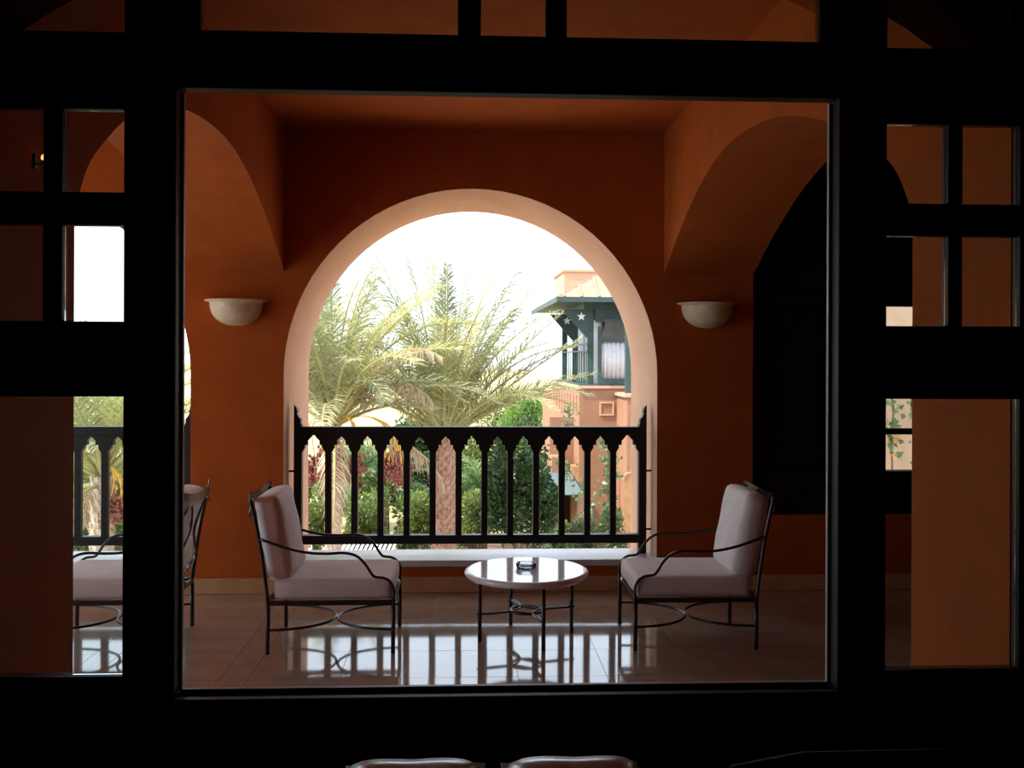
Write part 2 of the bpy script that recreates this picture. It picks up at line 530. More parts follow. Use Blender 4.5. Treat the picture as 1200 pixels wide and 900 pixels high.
# pale liner on the outer edge of the centre opening
lx0, lx1 = xl + .001, xr - .001
member('liner', xl - .004, lx0 + .004, zb, zt, YB, YB + .012, 'liner', 0)
member('liner', lx1 - .006, xr + .004, zb, zt, YB, YB + .012, 'liner', 0)
member('liner', lx0, lx1, zb - .004, zb + .005, YB, YB + .012, 'liner', 0)

# ------------------------------------------------------------------ black timber screen in the right bay
scr = empty('timber_screen', ((X2 + XR) / 2, YF + .10, 0.485))
tag(scr, 'black timber screen with a small glazed opening above the dark red dado', 'screen')
def sp(name, x0, x1, z0, z1, t=0.04, mat='screen'):
    ox = (X2 + XR) / 2
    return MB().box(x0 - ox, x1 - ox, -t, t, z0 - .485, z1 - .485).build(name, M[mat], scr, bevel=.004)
wx0, wx1, wz0, wz1 = 2.48, 3.02, 0.765, 1.855
sp('bottom_rail', X2, XR, .485, wz0, .05)
sp('top_panel', X2, XR, wz1 + .10, ZC, .03)
sp('rail', X2, XR, wz1, wz1 + .10, .05)
sp('stile', X2, X2 + .12, wz0, wz1, .05)
sp('panel', X2 + .12, wx0 - .10, wz0, wz1, .02)
sp('stile', wx0 - .10, wx0, wz0, wz1, .05)
sp('stile', wx1, wx1 + .1, wz0, wz1, .05)
sp('panel', wx1 + .1, XR, wz0, wz1, .02)
sp('glazing_bar', wx0, wx1, 1.005, 1.045, .02)
sp('pane', wx0, wx1, wz0, 1.005, .002, 'glass')
sp('pane', wx0, wx1, 1.045, wz1, .002, 'glass')

# ------------------------------------------------------------------ balustrades
YR = 6.50
def balustrade(c, label):
    root = empty('balustrade', (c, YR, 0.207))
    tag(root, label, 'railing', 'black loggia balustrades')
    z0 = 0.207
    hw = AR - .035
    def zz(z): return z - z0
    t = .022
    # end posts with an ogee shoulder on the inner side
    for s in (-1, 1):
        prof = [(0, 0), (.052, 0), (.052, zz(1.055)), (.044, zz(1.075)), (.044, zz(1.10)), (.030, zz(1.115)), (.020, zz(1.135)),
                (.022, zz(1.15)), (.016, zz(1.175)), (.006, zz(1.19)), (0, zz(1.195))]
        poly = [(s * (-hw + a) * -1 if False else s * (hw - a), z) for a, z in prof]
        MB().prism(poly, 'y', -.03, .03).build('post', M['rail'], root, bevel=.003)
        for zc in (.365, .755):
            MB().box(min(s*hw, s*(AR)), max(s*hw, s*AR), -.008, .008, zz(zc) - .006, zz(zc) + .006).build('wall_pin', M['rail'], root)
    MB().box(-hw + .05, hw - .05, -.035, .035, zz(.992), zz(1.048)).build('top_rail', M['rail'], root, bevel=.004)
    MB().box(-hw + .05, hw - .05, -.03, .03, zz(.277), zz(.335)).build('bottom_rail', M['rail'], root, bevel=.004)
    n = 12
    a, b = -hw + .052, hw - .052
    st = (b - a) / (n + 1)
    h = st / 2
    top, base = zz(.995), zz(.880)
    bw = .021
    cap = [(-bw, base), (-(h - .047), base + .028), (-(h - .047), base + .048), (-(h - .028), base + .048), (-(h - .028), base + .076),
           (-(h - .018), base + .086), (-h, base + .106), (-h, top)]
    poly = cap + [(-x, z) for x, z in reversed(cap)]
    bal = cpm = None
    for k in range(1, n + 1):
        x = a + st * k
        if bal is None:
            bal = MB().box(-bw, bw, -t, t, zz(.33), base + .002).build('baluster', M['rail'], root, bevel=.003)
            cpm = MB().prism(poly, 'y', -t, t).build('baluster_capital', M['rail'], root)
            bal.location.x = cpm.location.x = x
        else:
            b2 = bal.copy(); C.objects.link(b2); b2.parent = root; b2.location.x = x
            c2 = cpm.copy(); C.objects.link(c2); c2.parent = root; c2.location.x = x
    for s in (-1, 1):
        half = [(0, base)] + [(x + bw, z) for x, z in cap[1:]] + [(0, top)]
        half = [(x * -1, z) for x, z in [(p[0] , p[1]) for p in half]]
        half = [(s * (hw - .052 - x), z) for x, z in half]
        MB().prism(half, 'y', -t, t).build('baluster_capital', M['rail'], root)
    return root
balustrade(AC, 'black timber balustrade with pointed cutouts in the arch between the chairs')
balustrade(AC - PITCH, 'black timber balustrade in the arch behind the left pier, with the rear-view chair before it')

# ------------------------------------------------------------------ wall sconces
def sconce(x, label):
    root = empty('wall_sconce', (x, YF, 1.855))
    tag(root, label, 'wall lamp', 'half-bowl wall sconces')
    r = .165
    prof = []
    for k in range(13):
        a = math.pi / 2 * k / 12
        prof.append((r * math.sin(a) ** .9 + .001, -.155 * math.cos(a) ** .85 if k < 12 else 0.0))
    prof[-1] = (r, -.008)
    prof += [(r + .012, -.004), (r + .030, .002), (r + .030, .008), (r + .005, .004), (r - .012, -.004)]
    inner = [(p[0] * .9, p[1] * .9 - .0) for p in reversed(prof[:12])]
    MB().lathe(prof + inner, 40, math.pi, 2 * math.pi).build('bowl', M['sconce'], root, smooth=True)
    MB().box(-.05, .05, -.02, 0, -.11, -.03).build('back_plate', M['liner'], root)
    return root
sconce((W(277, 357, YF).x), 'ivory half-bowl wall sconce on the pier beside the left chair')
sconce((W(828, 360, YF).x), 'ivory half-bowl wall sconce on the pier beside the black screen')

# ------------------------------------------------------------------ chairs
def cushion(sx, sy, sz, r, bulge):
    bm = bmesh.new()
    bmesh.ops.create_cube(bm, size=1)
    for v in bm.verts:
        v.co = Vector((v.co.x * sx, v.co.y * sy, v.co.z * sz))
    bmesh.ops.bevel(bm, geom=list(bm.edges), offset=r, segments=3, profile=.6, affect='EDGES')
    bmesh.ops.subdivide_edges(bm, edges=[e for e in bm.edges if e.calc_length() > .1], cuts=6, use_grid_fill=True)
    for v in bm.verts:
        fx = max(0, 1 - (2 * v.co.x / sx) ** 2); fy = max(0, 1 - (2 * v.co.y / sy) ** 2)
        v.co.z += math.copysign(bulge * fx * fy, v.co.z) + .003 * math.sin(v.co.x * 31 + 1) * math.sin(v.co.y * 27)
        fz = max(0, 1 - (2 * v.co.z / sz) ** 2)
        v.co.x += math.copysign(.006 * fy * fz, v.co.x)
        v.co.y += math.copysign(.006 * fx * fz, v.co.y)
    mb = MB()
    bm.verts.ensure_lookup_table()
    mb.add([v.co[:] for v in bm.verts], [[v.index for v in f.verts] for f in bm.faces])
    bm.free()
    return mb
def make_chair():
    root = empty('lounge_chair')
    hx, hy = .315, .255
    r = .0115
    iron = M['iron']
    for s in (-1, 1):
        MB().tube([(hx, s*hy, 0), (hx, s*hy, .275)], r, 8).build('leg', iron, root, True)
        MB().tube([(-hx, s*hy, 0), (-hx, s*hy, .27)], r, 8).build('leg', iron, root, True)
        up = smooth_path([(-hx, s*hy, .265), (-hx - .012, s*hy, .36), (-hx - .038, s*hy, .54), (-hx - .072, s*hy, .71), (-hx - .09, s*hy, .785)], 4)
        MB().tube(up, .0105, 8).build('back_upright', iron, root, True)
        arm = [(-.355, .583), (-.223, .537), (-.114, .513), (-.019, .508), (.064, .511), (.125, .497), (.170, .458), (.205, .405),
               (.225, .389), (.268, .383), (.300, .362), (.318, .325), (.316, .275)]
        MB().tube(smooth_path([(x, s*(hy + .004), z) for x, z in arm], 4), .0075, 8).build('armrest', iron, root, True)
    fr = MB()
    for s in (-1, 1):
        fr.box(-hx, hx, s*hy - .009, s*hy + .009, .247, .270)
        fr.box(s*hx - .009, s*hx + .009, -hy, hy, .247, .270)
    for k in range(5):
        y = -hy + 2 * hy * (k + 1) / 6
        fr.box(-hx, hx, y - .018, y + .018, .264, .268)
    fr.build('seat_frame', iron, root)
    # two bowed stretchers meeting in the middle
    for s in (-1, 1):
        pts = []
        for k in range(25):
            a = math.pi * k / 24
            pts.append((s * (hx - (hx - .005) * math.sin(a) ** 1.0), -hy * math.cos(a), .122))
        MB().tube(pts, .007, 8).build('stretcher', iron, root, True)
    # top rail of the back, bowed and with ears turned out
    tr = MB()
    path = smooth_path([(-hx - .085, -hy - .012, .800), (-hx - .10, -hy + .03, .785), (-hx - .118, -.12, .772), (-hx - .124, 0, .768),
                        (-hx - .118, .12, .772), (-hx - .10, hy - .03, .785), (-hx - .085, hy + .012, .800)], 4)
    for i in range(len(path) - 1):
        p, q = path[i], path[i+1]
        d = Vector((.003, 0, 0))
        tr.add([p-d+Vector((0,0,-.02)), p+d+Vector((0,0,-.02)), p+d+Vector((0,0,.02)), p-d+Vector((0,0,.02)),
                q-d+Vector((0,0,-.02)), q+d+Vector((0,0,-.02)), q+d+Vector((0,0,.02)), q-d+Vector((0,0,.02))],
               [(0,1,5,4),(1,2,6,5),(2,3,7,6),(3,0,4,7),(0,3,2,1),(4,5,6,7)])
    tr.build('top_rail', M['iron'], root)
    def bx(z): return -hx - .012 - .095 * max(0, (z - .36)) / .42
    for s in (-1, 1):
        pts = [(bx(z) - .006, s * y, z) for y, z in ((hy - .01, .40), (.16, .46), (.055, .56), (.05, .62), (.10, .70), (.16, .735), (hy - .01, .70))]
        MB().tube(smooth_path(pts, 4), .006, 6).build('back_scroll', iron, root, True)
    MB().tube(smooth_path([(bx(.39), -hy, .40), (bx(.36) - .02, 0, .345), (bx(.39), hy, .40)], 6), .007, 6).build('back_lower_rail', iron, root, True)
    sc = cushion(.60, .51, .105, .03, .012).build('seat_cushion', M['cushion'], root, True)
    sc.location = (.012, 0, .324)
    bc = cushion(.44, .45, .125, .045, .018).build('back_cushion', M['cushion'], root, True)
    bc.location = (-.298, 0, .578)
    bc.rotation_euler = (0, R(-101), 0)
    return root
chair = make_chair()
def put_chair(o, x, y, rz, label):
    o.location = (x, y, 0); o.rotation_euler = (0, 0, rz)
    tag(o, label, 'chair', 'wrought iron lounge chairs on the loggia')
c1 = chair
c2 = copy_tree(chair)
c3 = copy_tree(chair)
put_chair(c1, -.675, 5.265, 0.0, 'iron lounge chair with cream cushions in front of the pier, opposite the black screen')
put_chair(c2, 1.195, 5.265, R(180), 'iron lounge chair with cream cushions standing before the black timber screen')
put_chair(c3, -1.83, 5.30, R(180), 'iron lounge chair in the next bay, showing its scrolled back beside the pier')

# ------------------------------------------------------------------ coffee table and ashtray
tb = empty('coffee_table', (.335, 5.275, 0), R(16))
tag(tb, 'low round coffee table with pale marble top on thin iron legs', 'table')
MB().lathe([(0, .328), (.30, .328), (.322, .331), (.333, .341), (.335, .350), (.330, .360), (.318, .366), (.314, .3662), (.312, .3662), (0, .3662)], 64).build('table_top', M['marble'], tb, True)
lr = .262
for k in range(4):
    a = math.pi / 2 * k
    MB().tube([(lr*math.cos(a), lr*math.sin(a), 0), (lr*math.cos(a), lr*math.sin(a), .33)], .011, 8).build('leg', M['iron'], tb, True)
for k in range(4):
    a = math.pi / 2 * k
    pts = []
    p0 = Vector((lr*math.cos(a), lr*math.sin(a), .145)); p2 = Vector((lr*math.cos(a+math.pi/2), lr*math.sin(a+math.pi/2), .145))
    mid = Vector((.05*math.cos(a+math.pi/4), .05*math.sin(a+math.pi/4), .145))
    q = mid * 2 - (p0 + p2) / 2
    for j in range(17):
        t = j / 16
        pts.append(p0*(1-t)**2 + q*2*t*(1-t) + p2*t*t)
    pts[0] = p0 * 1.06 ; pts[0].z = .145
    MB().tube(pts, .006, 6).build('stretcher', M['iron'], tb, True)
MB().lathe([(.085, .137), (.091, .141), (.091, .149), (.085, .153), (.079, .149), (.079, .141), (.085, .137)], 32).build('ring', M['iron'], tb, True)
ash = MB().lathe([(0, 0), (.048, 0), (.054, .006), (.056, .026), (.052, .030), (.047, .028), (.042, .010), (0, .008)], 32).build('ashtray', M['ash'], None, True)
ash.location = (.335, 5.30, .3665)
tag(ash, 'round clear glass ashtray on the marble coffee table', 'ashtray')

# ------------------------------------------------------------------ sofa and cushions under the window (only their tops show)
so = empty('sofa', (.05, 1.72, 0))
tag(so, 'dark sofa standing under the window, its back edge trimmed in brown braid', 'sofa')
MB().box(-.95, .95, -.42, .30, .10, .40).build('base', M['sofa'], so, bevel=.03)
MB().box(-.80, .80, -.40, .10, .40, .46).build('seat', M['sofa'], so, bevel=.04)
bk = MB()
pp = [(-.95, .35), (.95, .35), (.95, .748), (.60, .746), (.46, .722), (.40, .60), (0, .58), (-.2, .58), (-.35, .58), (-.5, .60), (-.95, .60)]
bk.prism(pp, 'y', .12, .15).build('backrest', M['sofa'], so, bevel=.01)
MB().tube([(x, .12, z + .002) for x, z in pp[2:5]], .005, 6).build('braid', M['braid'], so, True)
for s in (-1, 1):
    MB().box(min(s*.8, s*.98), max(s*.8, s*.98), -.42, .28, .1, .58).build('arm', M['sofa'], so, bevel=.04)
    for y in (-.36, .24):
        MB().box(s*.9 - .03, s*.9 + .03, y - .03, y + .03, 0, .1).build('foot', M['frame'], so)
def pillow(x, rz, label):
    mb = MB()
    N = 14
    vs = []; fs = []
    for side in (1, -1):
        for i in range(N + 1):
            for j in range(N + 1):
                u, v = -1 + 2*i/N, -1 + 2*j/N
                h = .085 * ((1 - u**4) * (1 - v**4)) ** .55
                pin = 1 - .07 * (1 - abs(u)) * abs(v)**3 - .0
                pin2 = 1 - .07 * (1 - abs(v)) * abs(u)**3
                vs.append((u * .135 * pin2, side * h, v * .21 * pin))
    K = (N + 1) ** 2
    for sd in range(2):
        for i in range(N):
            for j in range(N):
                a = sd*K + i*(N+1) + j
                fs.append((a, a+1, a+N+2, a+N+1))
    o = mb.add(vs, fs).build('throw_pillow', M['pillow'], None, True)
    o.location = (x, 1.71, .625); o.rotation_euler = (R(-64), rz * .5, rz)
    tag(o, label, 'pillow', 'pale pillows on the sofa')
pillow(-.100, R(-3), 'pale satin pillow on the dark sofa, next to the plain end of its back')
pillow(.215, R(4), 'pale satin pillow on the dark sofa, next to the raised braided edge of its back')

# added lamp on the near left pier, standing in for an orange light spot
lp = empty('added_light', (AC - AR, 2.68, 0))
pz = W(44, 187, 2.68).z
lp.location = (AC - AR, 2.68, pz)
tag(lp, 'tiny orange glow added on the pier, standing in for a light spot in the small panes', 'wall lamp')
MB().box(0, .006, -.012, .012, -.03, .01).build('back_plate', M['iron'], lp)
MB().tube([(.003, 0, -.015), (.018, 0, -.018), (.022, 0, -.006)], .003, 6).build('bracket', M['iron'], lp, True)
bl = MB().lathe([(0, -.007), (.004, -.005), (.0055, 0), (.0035, .006), (0, .010)], 10).build('bulb', bulb, lp, True)
bl.location = (.022, 0, 0)

# ================================================================== garden
ZG = -3.25
struct(MB().box(-140, 160, 26.5, 420, ZG - .5, ZG - .02).build('ground', M['sand']), 'sandy sunlit ground beyond the garden')
struct(MB().box(-60, 60, YO, 26.5, ZG - .5, ZG).build('garden_bed', M['soil']), 'reddish soil of the garden bed')

struct(MB().box(-30, 30, YO, 16.0, ZG, ZG + .02).build('bounce_slab', M['bounce']), 'unseen pale slab added below the building to bounce sunlight up into the loggia')  # out of view, added to throw sunlight up onto ceiling and arches

# ---- palms
def frond_mesh(L, e0, droop, ll, seed, npair=58, dry=False):
    rnd = random.Random(seed)
    mb = MB()
    n = 18
    pts = [Vector((0, 0, 0))]
    tans = []
    side_bend = rnd.uniform(-.25, .25)
    for i in range(n):
        t = (i + .5) / n
        e = e0 - droop * t ** 1.6
        a = side_bend * t * t
        d = Vector((math.cos(e) * math.cos(a), math.cos(e) * math.sin(a), math.sin(e)))
        tans.append(d)
        pts.append(pts[-1] + d * (L / n))
    rad = [.030 * (1 - .9 * i / n) + .003 for i in range(n + 1)]
    mb.cur = 1
    mb.tube(pts, rad, 5)
    mb.cur = 0
    for k in range(npair):
        t = .16 + .84 * (k + .5) / npair
        i = min(int(t * n), n - 1)
        p = pts[i].lerp(pts[i+1], t * n - i)
        tg = tans[i]
        sd = Vector((-tg.y, tg.x, 0))
        if sd.length < 1e-3: sd = Vector((0, 1, 0))
        sd.normalize()
        nr = tg.cross(sd) * -1
        if nr.z < 0 and e0 < 1.2: nr = -nr
        prof = max(.42, math.sin(math.pi * (.12 + .80 * t)) ** .7) * (1 - .3 * t)
        for s in (-1, 1):
            fw = .70 + .75 * t + rnd.uniform(-.3, .3)
            vv = rnd.uniform(-.15, .95)
            if dry: vv -= .8
            d = (sd * s + tg * fw + nr * vv).normalized()
            l = ll * prof * rnd.uniform(.8, 1.12)
            w = .0078 + .004 * rnd.random()
            q1 = p + d * (l * .55)
            q2 = p + d * l + Vector((0, 0, -.22 * l if not dry else -.5 * l))
            wd = (tg - d * tg.dot(d)).normalized() * w
            mb.add([p - wd * .6, p + wd * .6, q1 + wd, q1 - wd, q2], [(0, 1, 2, 3), (3, 2, 4)])
    return mb

def palm(x, y, zh, rt, label, trunk_mat, key=(), nr=34, L=3.0, seed=1, ymix=.35, bunches=(), dryn=5, lean=(0, 0)):
    rnd = random.Random(seed)
    root = empty('date_palm', (x, y, ZG))
    tag(root, label, 'palm tree', 'date palms in the garden')
    H = zh - ZG
    # trunk with the stubs of old leaf bases
    tm = MB()
    path = [(lean[0] * (1 - i/20), lean[1] * (1 - i/20), H * i / 20) for i in range(21)]
    tm.tube(path, [rt * (1.15 - .25 * i / 20) for i in range(21)], 14)
    tm.build('trunk', M[trunk_mat], root, True)
    sm = MB()
    nst = int(H / .085)
    for i in range(nst):
        z = H * (i + .5) / nst
        for k in range(9):
            a = 2 * math.pi * (k + (i % 2) * .5) / 9 + rnd.uniform(-.1, .1)
            r0 = rt * (1.15 - .25 * z / H)
            cxx, cyy = lean[0] * (1 - z/H), lean[1] * (1 - z/H)
            ca, sa = math.cos(a), math.sin(a)
            w = r0 * .33; h = .07; o = r0 * rnd.uniform(.12, .26)
            def P(rr, ww, dz): return (cxx + ca*rr - sa*ww, cyy + sa*rr + ca*ww, z + dz)
            sm.add([P(r0*.97, -w, -h), P(r0*.97, w, -h), P(r0*.97+o, w*.7, h*.7), P(r0*.97+o, -w*.7, h*.7), P(r0*.9, w*.7, h*.8), P(r0*.9, -w*.7, h*.8)],
                   [(0,1,2,3),(3,2,4,5),(1,4,2),(0,3,5)])
    tag(sm.build('leaf_base_scales', M[trunk_mat], root, fix=False), kind='stuff')
    mats = {'y': 'frond_y', 'g': 'frond_g', 'b': 'frond_b'}
    def frond(az, e0, droop, LL, kind, sd):
        o = frond_mesh(LL, e0, droop, .60 if kind != 'b' else .45, sd, dry=(kind == 'b')).build('frond', [M[mats[kind]], M['rachis']], root, fix=False)
        o.location = (rt * .5 * math.cos(az), rt * .5 * math.sin(az), H - .12 + .25 * max(0, math.sin(e0)))
        o.rotation_euler = (0, 0, az)
        if kind == 'b': o['label'] = 'dry brown drooping frond'
    for i, (az, e0, droop, LL, kind) in enumerate(key):
        frond(R(az), R(e0), R(droop), LL, kind, seed * 100 + i)
    for i in range(nr):
        f = i / nr
        az = i * 2.39996 + rnd.uniform(-.2, .2)
        e0 = R(84 - 54 * f + rnd.uniform(-6, 6))
        frond(az, e0, R(25 + 50 * f), L * rnd.uniform(.85, 1.05), 'y' if rnd.random() < ymix else 'g', seed * 1000 + i)
    for i in range(dryn):
        frond(rnd.uniform(0, 6.28), R(rnd.uniform(-15, 10)), R(rnd.uniform(70, 95)), L * .75, 'b', seed * 2000 + i)
    for i, (az, reach, drop) in enumerate(bunches):
        a = R(az)
        dx, dy = math.cos(a), math.sin(a)
        b = empty  # part built below
        st = MB()
        for k in range(7):
            w = rnd.uniform(-.12, .12); w2 = rnd.uniform(-.12, .12)
            st.tube(smooth_path([(0, 0, 0), (dx*reach*.5, dy*reach*.5, .22), (dx*reach + w*.5, dy*reach + w2*.5, 0), (dx*reach + w, dy*reach + w2, -drop)], 3), .010, 4)
        so_ = st.build('date_stalk', M['stalk'], root, True)
        so_.location = (0, 0, H - .05)
        dm = MB()
        for k in range(150):
            u, v, ww = rnd.gauss(0, .075), rnd.gauss(0, .075), rnd.gauss(0, .12)
            c = Vector((dx*reach + u, dy*reach + v, -drop - .05 + ww))
            r = .028
            dm.add([c+Vector((r,0,0)), c+Vector((0,r,0)), c-Vector((r,0,0)), c-Vector((0,r,0)), c+Vector((0,0,r*1.5)), c-Vector((0,0,r*1.5))],
                   [(0,1,4),(1,2,4),(2,3,4),(3,0,4),(1,0,5),(2,1,5),(3,2,5),(0,3,5)])
        d = dm.build('fruit_bunch', M['date'], so_, True, fix=False)
        tag(d, 'bunch of reddish brown dates', kind='stuff')
    return root

p1 = W(521, 512, 18.0)
palm(p1.x, p1.y, p1.z, .20, 'date palm with a thick red-brown trunk and an open fan of upright fronds', 'trunk',
     key=[(100, 80, 18, 3.3, 'g'), (170, 78, 20, 3.2, 'y'), (185, 84, 12, 3.3, 'g'), (10, 80, 14, 3.2, 'y'), (0, 66, 18, 3.2, 'y'), (355, 52, 14, 3.0, 'g'),
          (2, 40, 10, 3.0, 'g'), (350, 32, 22, 2.9, 'g'), (8, 46, 30, 2.9, 'g'), (190, 62, 40, 3.0, 'g'), (178, 50, 55, 3.0, 'g'), (270, 86, 20, 3.0, 'g'), (20, 30, 30, 2.7, 'g'), (120, 86, 10, 3.4, 'y'), (60, 82, 14, 3.3, 'g'), (330, 70, 16, 3.2, 'g'), (225, 72, 22, 3.1, 'g')],
     nr=34, L=3.0, seed=3, ymix=.25, bunches=[(195, .75, .45), (215, .95, .55)], dryn=0)
p2 = W(391, 500, 16.0)
palm(p2.x, p2.y, p2.z, .115, 'date palm with a slender grey trunk and red date bunches behind the balustrade', 'trunkg',
     key=[(150, 76, 40, 3.2, 'y'), (30, 72, 62, 3.2, 'y'), (10, 64, 78, 3.0, 'y'), (200, 68, 50, 3.2, 'y'), (260, 70, 70, 2.8, 'y'), (330, 60, 90, 2.6, 'b'),
          (350, 45, 95, 2.4, 'g'), (300, 50, 100, 2.2, 'g'), (180, 55, 80, 2.8, 'y'), (110, 80, 25, 3.2, 'y'), (0, 30, 95, 2.2, 'g'), (345, 52, 110, 2.0, 'b')],
     nr=38, L=2.8, seed=5, ymix=.6, bunches=[(200, .12, .5), (330, .45, .55), (350, .95, .55), (180, .4, .6), (265, .3, .62)], dryn=3)
p3 = W(120, 560, 15.0)
palm(p3.x, p3.y, p3.z, .16, 'date palm behind the balustrade of the next bay, beyond the turned-away chair', 'trunkg',
     key=[(20, 65, 60, 2.8, 'y'), (340, 60, 70, 2.6, 'y')], nr=30, L=2.3, seed=9, ymix=.75, bunches=[(330, .35, .3)], dryn=5)
# low young palms without a visible trunk
def young_palm(px, py, Y, L, n, seed, label):
    rnd = random.Random(seed)
    p = W(px, py, Y)
    root = empty('young_palm', (p.x, p.y, ZG))
    tag(root, label, 'palm', 'young palms among the shrubs')
    MB().tube([(0, 0, 0), (0, 0, p.z - ZG)], [.13, .09], 10).build('trunk', M['bark'], root, True)
    for i in range(n):
        f = i / n
        o = frond_mesh(L * rnd.uniform(.85, 1.1), R(80 - 65 * f), R(60 + 50 * f), .40, seed * 50 + i, 46).build('frond', [M['frond_d'], M['leaf_m']], root, fix=False)
        o.location = (0, 0, p.z - ZG); o.rotation_euler = (0, 0, i * 2.39996)
young_palm(452, 582, 24.4, 1.5, 20, 21, 'young dark green palm in the shrubs between the two date palm trunks')
young_palm(566, 582, 24.0, 1.5, 20, 22, 'young dark green palm leaning out beside the thick red-brown trunk')
young_palm(420, 562, 24.6, 1.3, 18, 23, 'young dark green palm growing just past the slender grey trunk')

# ---- shrubs
def shrub(px, py, Y, rx, ry, rz, n, leaf, mat, label, seed, name='garden_shrub', flowers=0, cat='shrub', group='garden shrubs', fmat='flower_w'):
    """px, py: centre of the crown"""
    rnd = random.Random(seed)
    c = W(px, py, Y)
    root = empty(name, (c.x, c.y, ZG))
    tag(root, label, cat, group)
    hz = c.z - ZG
    blobs = []
    for k in range(16):
        a, b, d = rnd.uniform(-1, 1), rnd.uniform(-1, 1), rnd.uniform(-1, 1)
        blobs.append((a * rx * .7, b * ry * .7, d * rz * .7, rnd.uniform(.3, .5)))
    mb = MB()
    fl = MB()
    for i in range(n):
        bx_, by_, bz_, br = blobs[i % 16]
        v = Vector((rnd.gauss(0, 1), rnd.gauss(0, 1), rnd.gauss(0, 1))).normalized() * (rnd.random() ** .35)
        p = Vector((bx_ + v.x * br * rx, by_ + v.y * br * ry, hz + bz_ + v.z * br * rz))
        if p.z < 0.02: p.z = .02 + rnd.random() * .1
        d = (v + Vector((rnd.uniform(-.8, .8), rnd.uniform(-.8, .8), rnd.uniform(-.2, .9)))).normalized()
        s = d.orthogonal().normalized()
        s = Matrix.Rotation(rnd.uniform(0, 6.28), 3, d) @ s
        l = leaf * rnd.uniform(.7, 1.3)
        mb.add([p, p + d*l*.5 + s*l*.28, p + d*l, p + d*l*.5 - s*l*.28], [(0, 1, 2, 3)])
        if flowers and i % max(1, n // flowers) == 0:
            q = p + v * .05
            for k in range(5):
                e = Matrix.Rotation(k * 1.2566, 3, v.normalized()) @ v.orthogonal().normalized()
                f = Matrix.Rotation((k + .5) * 1.2566, 3, v.normalized()) @ v.orthogonal().normalized()
                fl.add([q, q + e * .055 + v * .02, q + (e + f) * .05 + v * .03, q + f * .055 + v * .02], [(0, 1, 2, 3)])
    tag(mb.build('foliage', M[mat], root, fix=False), kind='stuff')
    if flowers:
        tag(fl.build('blossom', M[fmat], root, fix=False), kind='stuff')
    st = MB()
    for k in range(5):
        bx_, by_, bz_, br = blobs[k]
        st.tube(smooth_path([(bx_ * .1, by_ * .1, 0), (bx_ * .3, by_ * .3, max(.05, hz * .5)), (bx_ * .8, by_ * .8, max(.1, hz + bz_ * .6))], 3), [.05, .045, .04, .03, .025, .02, .015], 5)
    st.build('stem', M['bark'], root, True)
    return root
shrub(612, 572, 19.5, .75, .8, 1.25, 9000, .11, 'leaf_d', 'tall dark green bush dotted with white blossoms beside the salmon house', 31, flowers=40)
shrub(434, 612, 22.2, .50, .6, .75, 4500, .085, 'leaf_m', 'olive green rounded shrub right of the slender grey trunk', 32)
shrub(488, 615, 22.2, .50, .6, .75, 4500, .085, 'leaf_m', 'yellow-green shrub touching the thick red-brown trunk', 33)
shrub(558, 612, 21.5, .5, .6, .70, 4000, .085, 'leaf_m', 'brownish green shrub between the thick trunk and the dark blossoming bush', 34)
shrub(412, 560, 27.4, .9, .8, 1.2, 5000, .11, 'leaf_l', 'light green bush standing behind the slender grey trunk', 35)
shrub(500, 548, 27.4, 1.1, .8, 1.3, 7000, .12, 'leaf_d', 'broad deep green bush behind the thick red-brown trunk', 36)
shrub(616, 488, 35.0, .95, .8, 1.1, 6000, .11, 'leaf_l', 'bright green feathery tree beside the slotted parapet of the salmon house', 37, 'garden_tree', 0, 'tree', 'garden trees')
shrub(590, 500, 38.0, 1.0, .9, 1.0, 4500, .12, 'leaf_m', 'olive treetop just left of the bright green feathery tree', 38, 'garden_tree', 0, 'tree', 'garden trees')
shrub(385, 588, 30.0, 1.6, .8, 1.5, 7000, .13, 'leaf_m', 'tall olive hedge far behind the slender grey trunk', 45)
shrub(462, 576, 32.5, 1.8, .8, 1.7, 8000, .13, 'leaf_d', 'tall dark hedge far behind the young palms', 46)
shrub(545, 573, 30.4, 1.6, .8, 1.7, 8000, .13, 'leaf_m', 'tall olive hedge behind the leaning young palm', 47)
shrub(90, 585, 24.0, 2.2, 1.0, 1.6, 8000, .13, 'leaf_m', 'tall olive hedge far behind the balustrade of the next bay', 48)
shrub(373, 600, 19.5, .28, .4, .8, 2500, .08, 'leaf_m', 'olive shrub squeezed between the arch jamb and the slender grey trunk', 39)
shrub(110, 600, 17.5, .75, .8, .85, 7000, .085, 'leaf_m', 'wide olive shrub behind the balustrade of the next bay', 40, flowers=18, fmat='flower')
shrub(228, 600, 18.8, .55, .8, .9, 5000, .085, 'leaf_d', 'dark shrub behind the pier of the next bay', 41)
shrub(656, 634, 21.6, .28, .3, .45, 2200, .08, 'leaf_m', 'small dense shrub at the foot of the wooden lattice', 42)
shrub(688, 632, 20.6, .36, .3, .42, 3000, .07, 'leaf_v', 'low grey-green shrub at the foot of the bare vine stem', 43)
shrub(720, 622, 21.4, .26, .3, .6, 2600, .08, 'leaf_v', 'upright grey-green shrub against the salmon wall near the arched niche', 44)

